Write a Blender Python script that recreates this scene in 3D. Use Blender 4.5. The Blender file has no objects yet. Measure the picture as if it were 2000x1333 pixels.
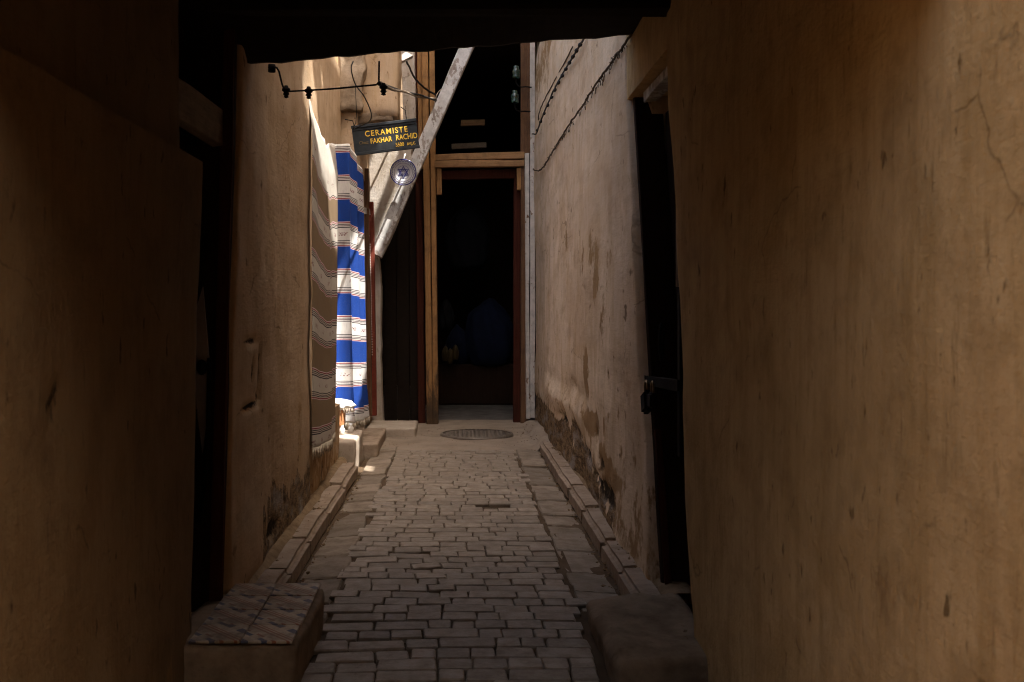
import bpy, bmesh, math, random
from mathutils import Vector, Matrix, Euler, noise
from mathutils.geometry import tessellate_polygon
R = random.Random(7)
SC = bpy.context.scene
COL = SC.collection

# ------------------------------------------------------------------ camera, sky, sun, exposure
F = 1944.0; HX = 892.0; HY = 600.0; EYE = 1.5          # focal length (px of the 2000 px frame), vanishing point, eye height
cam_d = bpy.data.cameras.new('camera'); cam = bpy.data.objects.new('camera', cam_d); COL.objects.link(cam)
cam.location = (0, 0, EYE); cam.rotation_euler = (math.radians(90), 0, 0)
cam_d.sensor_width = 36; cam_d.lens = 36 * F / 2000
cam_d.shift_x = (1000 - HX) / 2000; cam_d.shift_y = -(666.5 - HY) / 2000
cam_d.clip_start = 0.05; cam_d.clip_end = 500
cam_d.dof.use_dof = True; cam_d.dof.focus_distance = 9.0; cam_d.dof.aperture_fstop = 5.6
SC.camera = cam

SUN = Vector((-.38, .35, -1)).normalized()              # the way the sunlight travels
W = bpy.data.worlds.new('World'); SC.world = W; W.use_nodes = True
nt = W.node_tree
sky = nt.nodes.new('ShaderNodeTexSky'); sky.sky_type = 'NISHITA'; sky.sun_disc = False
sky.sun_elevation = math.asin(-SUN.z); sky.sun_rotation = math.atan2(-SUN.x, -SUN.y)
sky.air_density = 1.0; sky.dust_density = 9.0; sky.ozone_density = 0.4
nt.links.new(sky.outputs[0], nt.nodes['Background'].inputs[0])
nt.nodes['Background'].inputs[1].default_value = 0.15
sl = bpy.data.lights.new('sun', 'SUN'); so = bpy.data.objects.new('sun', sl); COL.objects.link(so)
sl.energy = 4.3; sl.angle = math.radians(0.5); sl.color = (1, .965, .92)
so.rotation_euler = SUN.to_track_quat('-Z', 'Y').to_euler(); so.location = (4, -4, 14)
vs = SC.view_settings; vs.view_transform = 'Standard'; vs.look = 'None'; vs.gamma = 1; vs.exposure = 1.55
cy = SC.cycles
cy.use_denoising = True; cy.filter_width = 1.1; cy.max_bounces = 7; cy.diffuse_bounces = 5; cy.glossy_bounces = 3; cy.transmission_bounces = 6
cy.sample_clamp_indirect = 6; cy.caustics_reflective = False; cy.caustics_refractive = False
cy.use_adaptive_sampling = True; cy.adaptive_threshold = 0.03

def at(px, py, Y):                                      # the world point at depth Y behind a pixel of the photograph
    return Vector(((px - HX) * Y / F, Y, EYE - (py - HY) * Y / F))

# ------------------------------------------------------------------ materials
class NT:
    def __init__(s, name, rough=.85, spec=.25):
        s.m = bpy.data.materials.new(name); s.m.use_nodes = True; s.t = s.m.node_tree
        s.b = s.t.nodes['Principled BSDF']; s.b.inputs['Roughness'].default_value = rough
        s.b.inputs['Specular IOR Level'].default_value = spec
        s.tc = s.t.nodes.new('ShaderNodeTexCoord')
    def n(s, k): return s.t.nodes.new(k)
    def l(s, a, b): s.t.links.new(a, b)
    def put(s, sock, v):
        if hasattr(v, 'is_output') or isinstance(v, bpy.types.NodeSocket): s.l(v, sock)
        else: sock.default_value = v
    def co(s, kind='Object', scale=(1, 1, 1), loc=(0, 0, 0)):
        m = s.n('ShaderNodeMapping'); s.l(s.tc.outputs[kind], m.inputs[0])
        m.inputs['Scale'].default_value = scale; m.inputs['Location'].default_value = loc; return m.outputs[0]
    def noise(s, vec, scale, detail=6, rough=.6, dist=0):
        detail = min(detail, 4)
        t = s.n('ShaderNodeTexNoise'); s.l(vec, t.inputs['Vector']); t.inputs['Scale'].default_value = scale
        t.inputs['Detail'].default_value = detail; t.inputs['Roughness'].default_value = rough; t.inputs['Distortion'].default_value = dist
        return t.outputs[0]
    def ramp(s, fac, a, b, lo=0., hi=1.):
        m = s.n('ShaderNodeMapRange'); s.l(fac, m.inputs[0]); m.clamp = True
        for i, v in zip((1, 2, 3, 4), (a, b, lo, hi)): m.inputs[i].default_value = v
        return m.outputs[0]
    def math(s, op, a, b=0., c=0.):
        m = s.n('ShaderNodeMath'); m.operation = op
        for i, v in enumerate((a, b, c)): s.put(m.inputs[i], v)
        return m.outputs[0]
    def mix(s, fac, a, b, mode='MIX'):
        m = s.n('ShaderNodeMix'); m.data_type = 'RGBA'; m.blend_type = mode
        s.put(m.inputs[0], fac)
        for i, v in ((6, a), (7, b)):
            if isinstance(v, tuple): v = (*v, 1) if len(v) == 3 else v
            s.put(m.inputs[i], v)
        return m.outputs[2]
    def attr(s, name):
        a = s.n('ShaderNodeAttribute'); a.attribute_name = name
        q = s.n('ShaderNodeSeparateColor'); s.l(a.outputs['Color'], q.inputs[0]); return q.outputs
    def rnd(s): return s.n('ShaderNodeObjectInfo').outputs['Random']
    def out(s, col, height=None, strength=.4, dist=.02):
        s.put(s.b.inputs['Base Color'], (*col, 1) if isinstance(col, tuple) else col)
        if height is not None:
            b = s.n('ShaderNodeBump'); b.inputs['Strength'].default_value = strength; b.inputs['Distance'].default_value = dist
            s.l(height, b.inputs['Height']); s.l(b.outputs[0], s.b.inputs['Normal'])
        return s.m

def plaster(name, a, b, ochre, dark, seed=0., streak=.5, fine=1., ys=1.):
    q = NT(name, .93, .12)
    c = q.co(scale=(1, ys, 1), loc=(seed, seed * 1.7, seed * .3)); cs = q.co(scale=(5, 5 * ys, .55), loc=(seed, 0, 0))
    big = q.noise(c, 1.1, 5, .6, .6); mid = q.noise(c, 5, 8, .65); st = q.noise(cs, 2.6, 7, .65, .3)
    col = q.mix(q.ramp(big, .32, .68), a, b)
    col = q.mix(q.math('MULTIPLY', q.ramp(st, .44, .70), streak), col, ochre)
    col = q.mix(q.math('MULTIPLY', q.ramp(mid, .48, .74), .55), col, dark)
    fs = q.noise(q.co(scale=(9, 9 * ys, 1.6), loc=(3, seed, 1)), 3.2, 5, .7)
    col = q.mix(q.math('MULTIPLY', q.ramp(fs, .60, .74), .75), col, dark)             # drips and small scars
    sp = q.noise(q.co(scale=(1, ys, .5), loc=(seed, 4, 2)), 19, 3, .5)
    col = q.mix(q.math('MULTIPLY', q.ramp(sp, .675, .74), .8), col, (dark[0] * .45, dark[1] * .4, dark[2] * .35))
    bl = q.noise(q.co(scale=(1, ys, .8), loc=(seed, 1, 7)), 2.6, 4, .55, 1.2)
    col = q.mix(q.math('MULTIPLY', q.ramp(bl, .52, .66), .4), col, ochre)
    vo = q.n('ShaderNodeTexVoronoi'); vo.feature = 'DISTANCE_TO_EDGE'; vo.inputs['Scale'].default_value = 1.1
    wv = q.n('ShaderNodeVectorMath'); wv.operation = 'ADD'; q.l(c, wv.inputs[0])
    wn = q.n('ShaderNodeTexNoise'); q.l(c, wn.inputs['Vector']); wn.inputs['Scale'].default_value = 5; wn.inputs['Detail'].default_value = 4
    ws = q.n('ShaderNodeVectorMath'); ws.operation = 'SCALE'; q.l(wn.outputs[1], ws.inputs[0]); ws.inputs['Scale'].default_value = .16; q.l(ws.outputs[0], wv.inputs[1]); q.l(wv.outputs[0], vo.inputs['Vector'])
    crack = q.math('MULTIPLY', q.ramp(vo.outputs['Distance'], 0, .006, 1, 0), q.ramp(bl, .53, .60))      # hairline cracks
    col = q.mix(q.math('MULTIPLY', crack, .5), col, (dark[0] * .3, dark[1] * .28, dark[2] * .25))
    mk = q.attr('mask'); en = q.math('ADD', q.math('MULTIPLY', q.noise(q.co(scale=(1, ys, .4)), 13, 6, .75), .6), q.math('MULTIPLY', q.noise(q.co(scale=(1, ys, .25)), 34, 4, .7), .4))
    stain = q.ramp(q.math('ADD', mk[1], q.math('MULTIPLY', q.math('SUBTRACT', en, .5), 3.0)), .40, .66, 0, .88)
    col = q.mix(stain, col, q.mix(q.ramp(mid, .3, .7), (.23, .125, .045), (.32, .2, .09)))
    bare = q.ramp(q.math('ADD', mk[0], q.math('MULTIPLY', q.math('SUBTRACT', en, .5), 2.6)), .42, .58)
    earth = q.mix(q.ramp(q.noise(c, 22, 8, .75), .35, .68), (.055, .032, .016), (.30, .20, .105))
    earth = q.mix(q.ramp(q.noise(c, 7, 4, .6), .52, .66), earth, (.27, .235, .20))
    col = q.mix(bare, col, earth)
    hollow_shade_marks = q.ramp(q.math('ADD', mk[2], q.math('MULTIPLY', q.math('SUBTRACT', en, .5), 3.2)), .45, .75, 0, .9)  # near-black in the colour: shade of hollows, plus dark lines and spots
    col = q.mix(hollow_shade_marks, col, (.022, .016, .011))
    h = q.math('ADD', q.math('MULTIPLY', mid, .5), q.math('MULTIPLY', q.noise(c, 38, 6, .7), .35))
    h = q.math('ADD', h, q.math('MULTIPLY', fs, .25))
    h = q.math('SUBTRACT', h, q.math('MULTIPLY', bare, q.math('ADD', .25, q.math('MULTIPLY', q.noise(c, 30, 6, .8), 1.6))))
    hb = q.noise(q.co(scale=(.6, .6, 7), loc=(0, seed, 0)), 6, 4, .6)                       # trowel marks
    h = q.math('ADD', h, q.math('MULTIPLY', hb, .13))
    return q.out(col, h, .75 * fine, .026)

def wood(name, a, b, scale=(30, 30, 1.2), rough=.8, grime=.5, paint=None, cover=.5, bottom=False):
    q = NT(name, rough, .2 if max(a) > .1 else .04); c = q.co(scale=scale); o = q.co()
    g = q.noise(c, 1.6, 8, .65, 1.2); col = q.mix(q.ramp(g, .3, .7), a, b)
    col = q.mix(q.math('MULTIPLY', q.ramp(q.noise(c, 5, 4, .6), .58, .72), .7), col, tuple(x * .25 for x in a))
    col = q.mix(q.math('MULTIPLY', q.ramp(q.noise(o, 5, 6, .7), .48, .75), grime), col, (.035, .022, .014))
    if bottom:                                          # worn and dirty towards the foot of the post
        s = q.n('ShaderNodeSeparateXYZ'); q.l(q.tc.outputs['Object'], s.inputs[0])
        d = q.math('ADD', q.ramp(s.outputs[2], 0, 1.6, 1, 0), q.math('MULTIPLY', q.math('SUBTRACT', q.noise(q.co(scale=(3, 3, .6)), 6, 6, .7), .5), 1.6))
        col = q.mix(q.ramp(d, .55, .8, 0, .8), col, (.04, .03, .02))
    h = g
    if paint:
        p = q.ramp(q.math('ADD', q.noise(q.co(scale=(1, 1, .5)), 14, 9, .72), q.math('MULTIPLY', q.noise(o, 3, 3), .5)), .98 - cover * .6, 1.04 - cover * .6)
        col = q.mix(p, col, q.mix(q.ramp(q.noise(o, 9, 6, .7), .4, .75), paint, tuple(x * .6 for x in paint)))
        h = q.math('ADD', q.math('MULTIPLY', g, .4), q.math('MULTIPLY', p, .6))
    return q.out(col, h, .5, .008)

def stone(name, a, b, dirt, scale=6, rough=.8, spec=.3, dirtamt=.6, seed=0):
    q = NT(name, rough, spec); r = q.rnd()
    add = q.n('ShaderNodeVectorMath'); add.operation = 'ADD'; q.l(q.tc.outputs['Object'], add.inputs[0])
    cmb = q.n('ShaderNodeCombineXYZ'); q.l(q.math('MULTIPLY', r, 37.), cmb.inputs[0]); q.l(q.math('MULTIPLY', r, 11.), cmb.inputs[1]); q.l(cmb.outputs[0], add.inputs[1])
    c = add.outputs[0]
    n1 = q.noise(c, scale, 7, .65); n2 = q.noise(c, scale * 6, 6, .7)
    col = q.mix(q.ramp(r, 0, 1), a, b)
    col = q.mix(q.math('MULTIPLY', q.ramp(n1, .42, .72), dirtamt), col, dirt)
    col = q.mix(q.math('MULTIPLY', q.ramp(n2, .55, .8), .45), col, tuple(x * .45 for x in dirt))
    col = q.mix(q.math('MULTIPLY', q.ramp(n2, .2, .42, 1, 0), .35), col, tuple(min(1, x * 1.5) for x in b))
    q.l(q.ramp(n1, .3, .7, rough - .22, rough + .1), q.b.inputs['Roughness'])
    return q.out(col, q.math('ADD', n1, q.math('MULTIPLY', n2, .6)), .5, .012)

def flat(name, col, rough=.8, spec=.3, metal=0, var=.4, sc=14):
    q = NT(name, rough, spec); q.b.inputs['Metallic'].default_value = metal
    n = q.noise(q.co(), sc, 6, .65)
    return q.out(q.mix(q.ramp(n, .35, .75), col, tuple(x * (1 - var) for x in col)), n, .25, .006)

M = {}
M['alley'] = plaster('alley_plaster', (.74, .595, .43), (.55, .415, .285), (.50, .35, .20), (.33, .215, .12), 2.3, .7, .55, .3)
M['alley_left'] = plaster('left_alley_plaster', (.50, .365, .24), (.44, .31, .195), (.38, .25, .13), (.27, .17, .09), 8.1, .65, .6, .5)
M['near'] = plaster('passage_plaster', (.56, .39, .19), (.45, .30, .135), (.36, .225, .085), (.24, .145, .055), 5.2, .6, .9)
M['near_left_shaded'] = plaster('shade_darkened_plaster', (.20, .132, .068), (.165, .105, .05), (.14, .083, .034), (.095, .057, .026), 7.4, .5, .7)  # passage plaster with the left wall's shade put into its colour
M['white_plaster'] = plaster('whitewashed_plaster', (.72, .70, .66), (.62, .58, .52), (.45, .38, .29), (.30, .24, .17), 1.1, .3)
M['pier'] = plaster('grey_pier_plaster', (.58, .52, .45), (.50, .43, .36), (.36, .29, .2), (.25, .19, .13), 6.6, .6)
M['house'] = plaster('ochre_house_plaster', (.55, .38, .22), (.50, .34, .19), (.42, .27, .13), (.33, .21, .11), 3.3, .4)
M['brick'] = stone('paving_brick', (.225, .18, .133), (.345, .275, .205), (.15, .112, .075), 10, .62, .4, .7)
M['slab'] = stone('gutter_slab', (.19, .15, .108), (.28, .22, .16), (.12, .086, .055), 6, .8, .25, .7)
M['kerb'] = stone('kerb_stone', (.27, .20, .14), (.33, .25, .18), (.17, .115, .07), 7, .85, .2, .7)
M['dirt'] = stone('packed_dirt', (.10, .066, .038), (.115, .076, .045), (.05, .032, .018), 3, .95, .1, .8)
M['ochre_dirt'] = stone('ochre_grit', (.215, .145, .08), (.24, .165, .095), (.10, .065, .036), 11, .95, .1, .7)
M['cement'] = stone('dusty_cement', (.27, .21, .155), (.30, .235, .17), (.165, .12, .082), 3.2, .9, .2, .6)
M['step'] = stone('worn_step', (.42, .35, .27), (.45, .37, .29), (.25, .19, .13), 4, .8, .25, .5)
M['added_ochre_floor'] = stone('added_ochre_paving', (.30, .19, .10), (.34, .22, .12), (.22, .14, .07), 3, .9, .15, .5)
M['dark_step'] = stone('grimy_masonry', (.23, .165, .105), (.25, .18, .115), (.11, .075, .045), 6, .9, .15, .8)
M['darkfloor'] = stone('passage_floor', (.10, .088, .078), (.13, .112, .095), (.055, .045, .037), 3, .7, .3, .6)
M['pebble'] = stone('crumbled_mortar', (.24, .17, .11), (.32, .24, .16), (.13, .09, .055), 20, .9, .1, .5)
M['clay'] = flat('fired_clay', (.58, .27, .12), .8, .2, 0, .45, 22)
M['wood'] = wood('orange_wood', (.40, .21, .08), (.26, .13, .046), grime=.6, bottom=True)
M['wood_h'] = wood('orange_wood_rail', (.36, .20, .088), (.22, .118, .05), (1.2, 30, 30), grime=.55)
M['wood_brown'] = wood('brown_wood', (.17, .085, .04), (.10, .05, .025), grime=.5)
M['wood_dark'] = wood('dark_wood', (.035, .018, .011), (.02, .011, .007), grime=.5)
M['wood_red'] = wood('dark_red_wood', (.075, .022, .013), (.045, .013, .008), grime=.4)
M['wood_grey'] = wood('weathered_grey_wood', (.37, .325, .285), (.25, .21, .18), (30, 30, 1.2), grime=.5, paint=(.58, .55, .51), cover=.42)
M['beam'] = wood('whitewashed_beam', (.36, .31, .27), (.25, .205, .17), (22, 22, 1.0), grime=.5, paint=(.58, .555, .52), cover=.50)
M['peel'] = wood('peeling_white_wood', (.19, .10, .05), (.12, .065, .035), (30, 30, 1.2), grime=.3, paint=(.55, .50, .44), cover=.66)
M['pale_board'] = wood('pale_lintel_board', (.26, .19, .12), (.18, .125, .075), (30, 1.2, 30), grime=.6)
M['red_paint'] = wood('chipped_red_paint', (.40, .30, .2), (.3, .2, .12), (24, 24, 1.5), grime=.2, paint=(.19, .04, .022), cover=.78)
M['ceiling'] = flat('near_black_wood', (.018, .012, .008), .95, .1)  # even near-black wood colour
M['iron'] = flat('black_iron', (.010, .008, .007), .85, .12, 0, .5, 30)
M['brass'] = flat('tarnished_brass', (.20, .13, .06), .35, .5, 1, .5, 30)
M['cable'] = flat('black_cable', (.02, .016, .013), .6, .3)
M['cable_pale'] = flat('dusty_cable', (.30, .24, .17), .7, .3)
M['rope'] = flat('dirty_rope', (.10, .072, .046), .95, .1)
M['glass'] = flat('green_glass', (.05, .11, .08), .12, .8, 0, .3)
M['glass'].node_tree.nodes['Principled BSDF'].inputs['Transmission Weight'].default_value = .55
M['white_cloth'] = flat('white_cloth', (.80, .78, .74), .95, .1, 0, .15, 40)
M['fringe'] = flat('cream_fringe', (.55, .47, .36), .95, .1, 0, .4, 40)
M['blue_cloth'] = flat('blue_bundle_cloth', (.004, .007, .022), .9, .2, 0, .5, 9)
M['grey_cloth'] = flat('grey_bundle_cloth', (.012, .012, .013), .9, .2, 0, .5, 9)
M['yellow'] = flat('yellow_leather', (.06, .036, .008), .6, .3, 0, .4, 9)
M['sign_black'] = flat('black_sign_paint', (.026, .030, .033), .55, .2, 0, .35, 18)
M['sign_yellow'] = flat('yellow_sign_paint', (.82, .52, .05), .6, .3, 0, .2, 40)
M['sign_faded'] = flat('faded_sign_paint', (.16, .11, .04), .7, .3, 0, .5, 60)
M['glaze'] = flat('white_glaze', (.66, .65, .66), .22, .5, 0, .12, 12)
M['glaze_blue'] = flat('blue_glaze', (.035, .035, .20), .25, .5, 0, .3, 12)
M['metal_grey'] = flat('cast_iron', (.215, .172, .132), .55, .4, .4, .5, 40)
M['grey_paint'] = flat('grey_door_paint', (.30, .27, .29), .6, .3, 0, .35, 8)

# ------------------------------------------------------------------ helpers
def link(name, me, mat=None, parent=None):
    o = bpy.data.objects.new(name, me); COL.objects.link(o)
    if mat is not None and me is not None and not me.materials: me.materials.append(M[mat] if isinstance(mat, str) else mat)
    if parent: o.parent = parent
    return o
def tag(o, label=None, cat=None, group=None, kind=None):
    if label: o['label'] = label
    if cat: o['category'] = cat
    if group: o['group'] = group
    if kind: o['kind'] = kind
    return o
def thing(name, label, cat, loc=(0, 0, 0), group=None):
    o = bpy.data.objects.new(name, None); COL.objects.link(o); o.location = loc
    o.empty_display_size = .1
    return tag(o, label, cat, group)
class MB:
    def __init__(s): s.v = []; s.f = []; s.smooth = False
    def add(s, vs, fs):
        k = len(s.v); s.v += [tuple(v) for v in vs]; s.f += [tuple(i + k for i in f) for f in fs]; return s
    def box(s, x0, x1, y0, y1, z0, z1, jit=0):
        vs = [Vector((x, y, z)) for z in (z0, z1) for y in (y0, y1) for x in (x0, x1)]
        if jit: vs = [v + Vector((R.uniform(-jit, jit), R.uniform(-jit, jit), R.uniform(-jit, jit))) for v in vs]
        return s.add(vs, [(0, 2, 3, 1), (4, 5, 7, 6), (0, 1, 5, 4), (2, 6, 7, 3), (0, 4, 6, 2), (1, 3, 7, 5)])
    def tube(s, pts, r, n=8, cap=True):
        pts = [Vector(p) for p in pts]; rs = r if isinstance(r, (list, tuple)) else [r] * len(pts); ring = []
        up = None
        for i, p in enumerate(pts):
            d = (pts[min(i + 1, len(pts) - 1)] - pts[max(i - 1, 0)]).normalized()
            if up is None:
                up = Vector((0, 0, 1)) if abs(d.z) < .9 else Vector((1, 0, 0))
            a = d.cross(up).normalized(); b = a.cross(d).normalized(); up = b
            ring.append([p + (a * math.cos(t) + b * math.sin(t)) * rs[i] for t in (2 * math.pi * k / n for k in range(n))])
        vs = [v for q in ring for v in q]; fs = []
        for i in range(len(pts) - 1):
            for k in range(n):
                fs.append((i * n + k, i * n + (k + 1) % n, (i + 1) * n + (k + 1) % n, (i + 1) * n + k))
        if cap: fs += [tuple(range(n - 1, -1, -1)), tuple((len(pts) - 1) * n + k for k in range(n))]
        s.smooth = True
        return s.add(vs, fs)
    def lathe(s, prof, n=24, mtx=None):
        vs = []; fs = []
        for r, z in prof:
            for k in range(n):
                a = 2 * math.pi * k / n; vs.append(Vector((r * math.cos(a), r * math.sin(a), z)))
        for i in range(len(prof) - 1):
            for k in range(n): fs.append((i * n + k, i * n + (k + 1) % n, (i + 1) * n + (k + 1) % n, (i + 1) * n + k))
        if mtx: vs = [mtx @ v for v in vs]
        s.smooth = True
        return s.add(vs, fs)
    def prism(s, poly, y0, y1):                         # polygon in X,Z pushed along Y
        n = len(poly); vs = [(x, y0, z) for x, z in poly] + [(x, y1, z) for x, z in poly]
        fs = [tuple(range(n)), tuple(range(2 * n - 1, n - 1, -1))] + [(i, i + n, (i + 1) % n + n, (i + 1) % n) for i in range(n)]
        return s.add(vs, fs)
    def mesh(s, name, bevel=0, seg=1, rough=0, sub=0):
        me = bpy.data.meshes.new(name); me.from_pydata(s.v, [], s.f); me.update()
        bm = bmesh.new(); bm.from_mesh(me)
        bmesh.ops.recalc_face_normals(bm, faces=bm.faces)
        if bevel: bmesh.ops.bevel(bm, geom=[e for e in bm.edges], offset=bevel, segments=seg, affect='EDGES', clamp_overlap=True)
        if sub: bmesh.ops.subdivide_edges(bm, edges=bm.edges, cuts=sub, use_grid_fill=True)
        if rough:
            for v in bm.verts: v.co += noise.noise_vector(v.co * 5 + Vector((R.random() * .01, 3, 1))) * rough + noise.noise_vector(v.co * 17) * rough * .5
        bm.to_mesh(me); bm.free()
        if s.smooth:
            for p in me.polygons: p.use_smooth = True
        return me
    def build(s, name, mat, parent=None, **k): return link(name, s.mesh(name, **k), mat, parent)
def autosmooth(o, ang=.6):
    me = o.data
    for p in me.polygons: p.use_smooth = True
    bm = bmesh.new(); bm.from_mesh(me)
    for e in bm.edges: e.smooth = e.calc_face_angle(0) < ang
    bm.to_mesh(me); bm.free(); return o

def fbm(x, y, z, o=4):
    return noise.fractal(Vector((x, y, z)), 1.0, 2.0, o)

def plank(name, mat, parent, p0, p1, w, d, jit=.004, side=(1, 0, 0), segs=8):
    """a rough board from p0 to p1, w wide along side, d deep"""
    p0 = Vector(p0); p1 = Vector(p1); ax = (p1 - p0); L = ax.length; ax.normalize()
    s = Vector(side); s = (s - ax * s.dot(ax)).normalized(); n = ax.cross(s)
    vs = []; fs = []; sd = R.random() * 50
    for i in range(segs + 1):
        t = i / segs; c = p0.lerp(p1, t)
        for a, b in ((-1, -1), (1, -1), (1, 1), (-1, 1)):
            j = fbm(sd + a * 2, t * L * 1.3, b, 2) * jit * 2.5
            vs.append(c + s * (a * w / 2 + j) + n * (b * d / 2 + fbm(sd, b * 3 + a, t * L * 1.3, 2) * jit))
    for i in range(segs):
        for k in range(4): fs.append((i * 4 + k, i * 4 + (k + 1) % 4, i * 4 + 4 + (k + 1) % 4, i * 4 + 4 + k))
    fs += [(3, 2, 1, 0), tuple(segs * 4 + k for k in range(4))]
    m = MB(); m.add(vs, fs)
    me = m.mesh(name)
    bm = bmesh.new(); bm.from_mesh(me)
    bmesh.ops.bevel(bm, geom=[e for e in bm.edges if e.calc_face_angle(0) > .8], offset=min(w, d) * .07, segments=1, affect='EDGES')
    bm.to_mesh(me); bm.free()
    return link(name, me, mat, parent)

def wall(name, mat, x, y0, y1, z0, z1, back, res=.035, amp=.018, mask=None, bulge=None, yend0=None, yend1=None, lean=0., parent=None, seed=0.):
    """a plastered wall facing across the alley: an uneven front sheet with a thick body behind it. back = signed thickness"""
    ny = max(2, int((y1 - y0) / res)); nz = max(2, int((z1 - z0) / res)); vs = []; cols = []
    for j in range(nz + 1):
        z = z0 + (z1 - z0) * j / nz
        a = yend0(z) if yend0 else y0; b = yend1(z) if yend1 else y1
        for i in range(ny + 1):
            y = a + (b - a) * i / ny
            d = fbm(seed, y * .55, z * .5, 3) * amp * 1.5 + fbm(seed + 9, y * 3.1, z * 2.2, 4) * amp * .4
            m = mask(y, z) if mask else (0, 0, 0)
            rec = m[0] * .018 + m[2] * .03
            sgn = 1 if back > 0 else -1
            bl = bulge(y, z) if bulge else 0
            xx = x + lean * z + (d + rec - bl) * sgn
            e = min(i, ny - i) * (b - a) / ny                    # rounded ends
            if e < .05: xx += sgn * .05 * (1 - math.sqrt(max(0, 1 - (1 - e / .05) ** 2)))
            vs.append((xx, y, z)); cols.append((*m, 1))
    fs = []
    w = ny + 1
    for j in range(nz):
        for i in range(ny):
            q = (j * w + i, j * w + i + 1, (j + 1) * w + i + 1, (j + 1) * w + i); fs.append(q if back < 0 else q[::-1])
    border = [i for i in range(w)] + [j * w + ny for j in range(1, nz + 1)] + [nz * w + i for i in range(ny - 1, -1, -1)] + [j * w for j in range(nz - 1, 0, -1)]
    k = len(vs); n = len(border)
    for b in border: v = vs[b]; vs.append((x + back, v[1], v[2])); cols.append(cols[b])
    for i in range(n):
        q = (border[i], border[(i + 1) % n], k + (i + 1) % n, k + i); fs.append(q[::-1] if back < 0 else q)
    fs.append(tuple(k + i for i in (range(n) if back > 0 else range(n - 1, -1, -1))))
    me = bpy.data.meshes.new(name); me.from_pydata(vs, [], fs); me.update()
    ca = me.attributes.new('mask', 'FLOAT_COLOR', 'POINT')
    ca.data.foreach_set('color', [c for q in cols for c in q])
    bm = bmesh.new(); bm.from_mesh(me); bmesh.ops.recalc_face_normals(bm, faces=bm.faces)
    for f in bm.faces: f.smooth = True
    for e in bm.edges: e.smooth = e.calc_face_angle(0) < 1.0
    bm.to_mesh(me); bm.free()
    return link(name, me, mat, parent)

def blob(y, z, cy_, cz, ry, rz):
    q = ((y - cy_) / ry) ** 2 + ((z - cz) / rz) ** 2
    return max(0., 1.15 - q) if q < 1.15 else 0.
def clamp(v): return max(0., min(1., v))

# ------------------------------------------------------------------ ground
g = MB(); g.box(-60, 60, -40, 80, -.6, -.1); tag(g.build('ground', 'dirt'), kind='structure')
def sheet(name, mat, x0, x1, y0, y1, z, amp, res=.05, fz=None, parent=None):
    nx = max(2, int((x1 - x0) / res)); ny = max(2, int((y1 - y0) / res)); vs = []; fs = []
    for j in range(ny + 1):
        for i in range(nx + 1):
            X = x0 + (x1 - x0) * i / nx; Y = y0 + (y1 - y0) * j / ny
            vs.append((X, Y, z + fbm(X * 2.2, Y * 2.2, 4, 4) * amp + (fz(X, Y) if fz else 0)))
    w = nx + 1
    for j in range(ny):
        for i in range(nx): fs.append((j * w + i, j * w + i + 1, (j + 1) * w + i + 1, (j + 1) * w + i))
    me = bpy.data.meshes.new(name); me.from_pydata(vs, [], fs); me.update()
    for p in me.polygons: p.use_smooth = True
    return link(name, me, mat, parent)
pav = sheet('street_paving', 'dirt', -.67, .66, 2.9, 10.9, -.020, .005); tag(pav, kind='structure')
tag(sheet('threshold_paving', 'cement', -1.3, 1.3, 10.42, 13.2, .004, .008, .05,
          lambda x, y: .10 * clamp((x - .84) / .07) * clamp((13.2 - y) / 1.0) - .02 * clamp((10.62 - y) / .2)), kind='structure')
tag(sheet('passage_floor', 'darkfloor', -1.6, 1.6, 13.2, 19, .0, .012, .1), kind='structure')

# paving bricks: laid across the alley, uneven, some sunken on one side
def brick_mesh(k, L, D=.1215, T=.07):
    m = MB(); rr = random.Random(k)
    x = L / 2; y = D / 2; c = .006
    pts = [(-x + c, -y), (x - c, -y), (x, -y + c), (x, y - c), (x - c, y), (-x + c, y), (-x, y - c), (-x, -y + c)]
    pts = [(a + rr.uniform(-.004, .004), b + rr.uniform(-.004, .004)) for a, b in pts]
    b0 = .0045
    lo = [(a, b, -T) for a, b in pts]; mid = [(a, b, -.006 + rr.uniform(-.002, .002)) for a, b in pts]
    top = [(a * (1 - b0 / x), b * (1 - b0 / y), rr.uniform(-.0015, .0015)) for a, b in pts]
    m.add(lo + mid + top, [tuple(range(16, 24))] + [(r + i, r + (i + 1) % 8, r + 8 + (i + 1) % 8, r + 8 + i) for r in (0, 8) for i in range(8)])
    me = m.mesh('brick'); me.materials.append(M['brick'])
    return me
LEN = {'s': .105, 'm': .142, 'b': .166, 'l': .248}
BM = {k: [brick_mesh(i * 7 + ord(k), v) for i in range(4)] for k, v in LEN.items()}
rows = []
y = 3.80
while y < 10.44:
    rows.append(y); y += .128 + R.uniform(-.004, .004)
nb = 0; far = MB()
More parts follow.
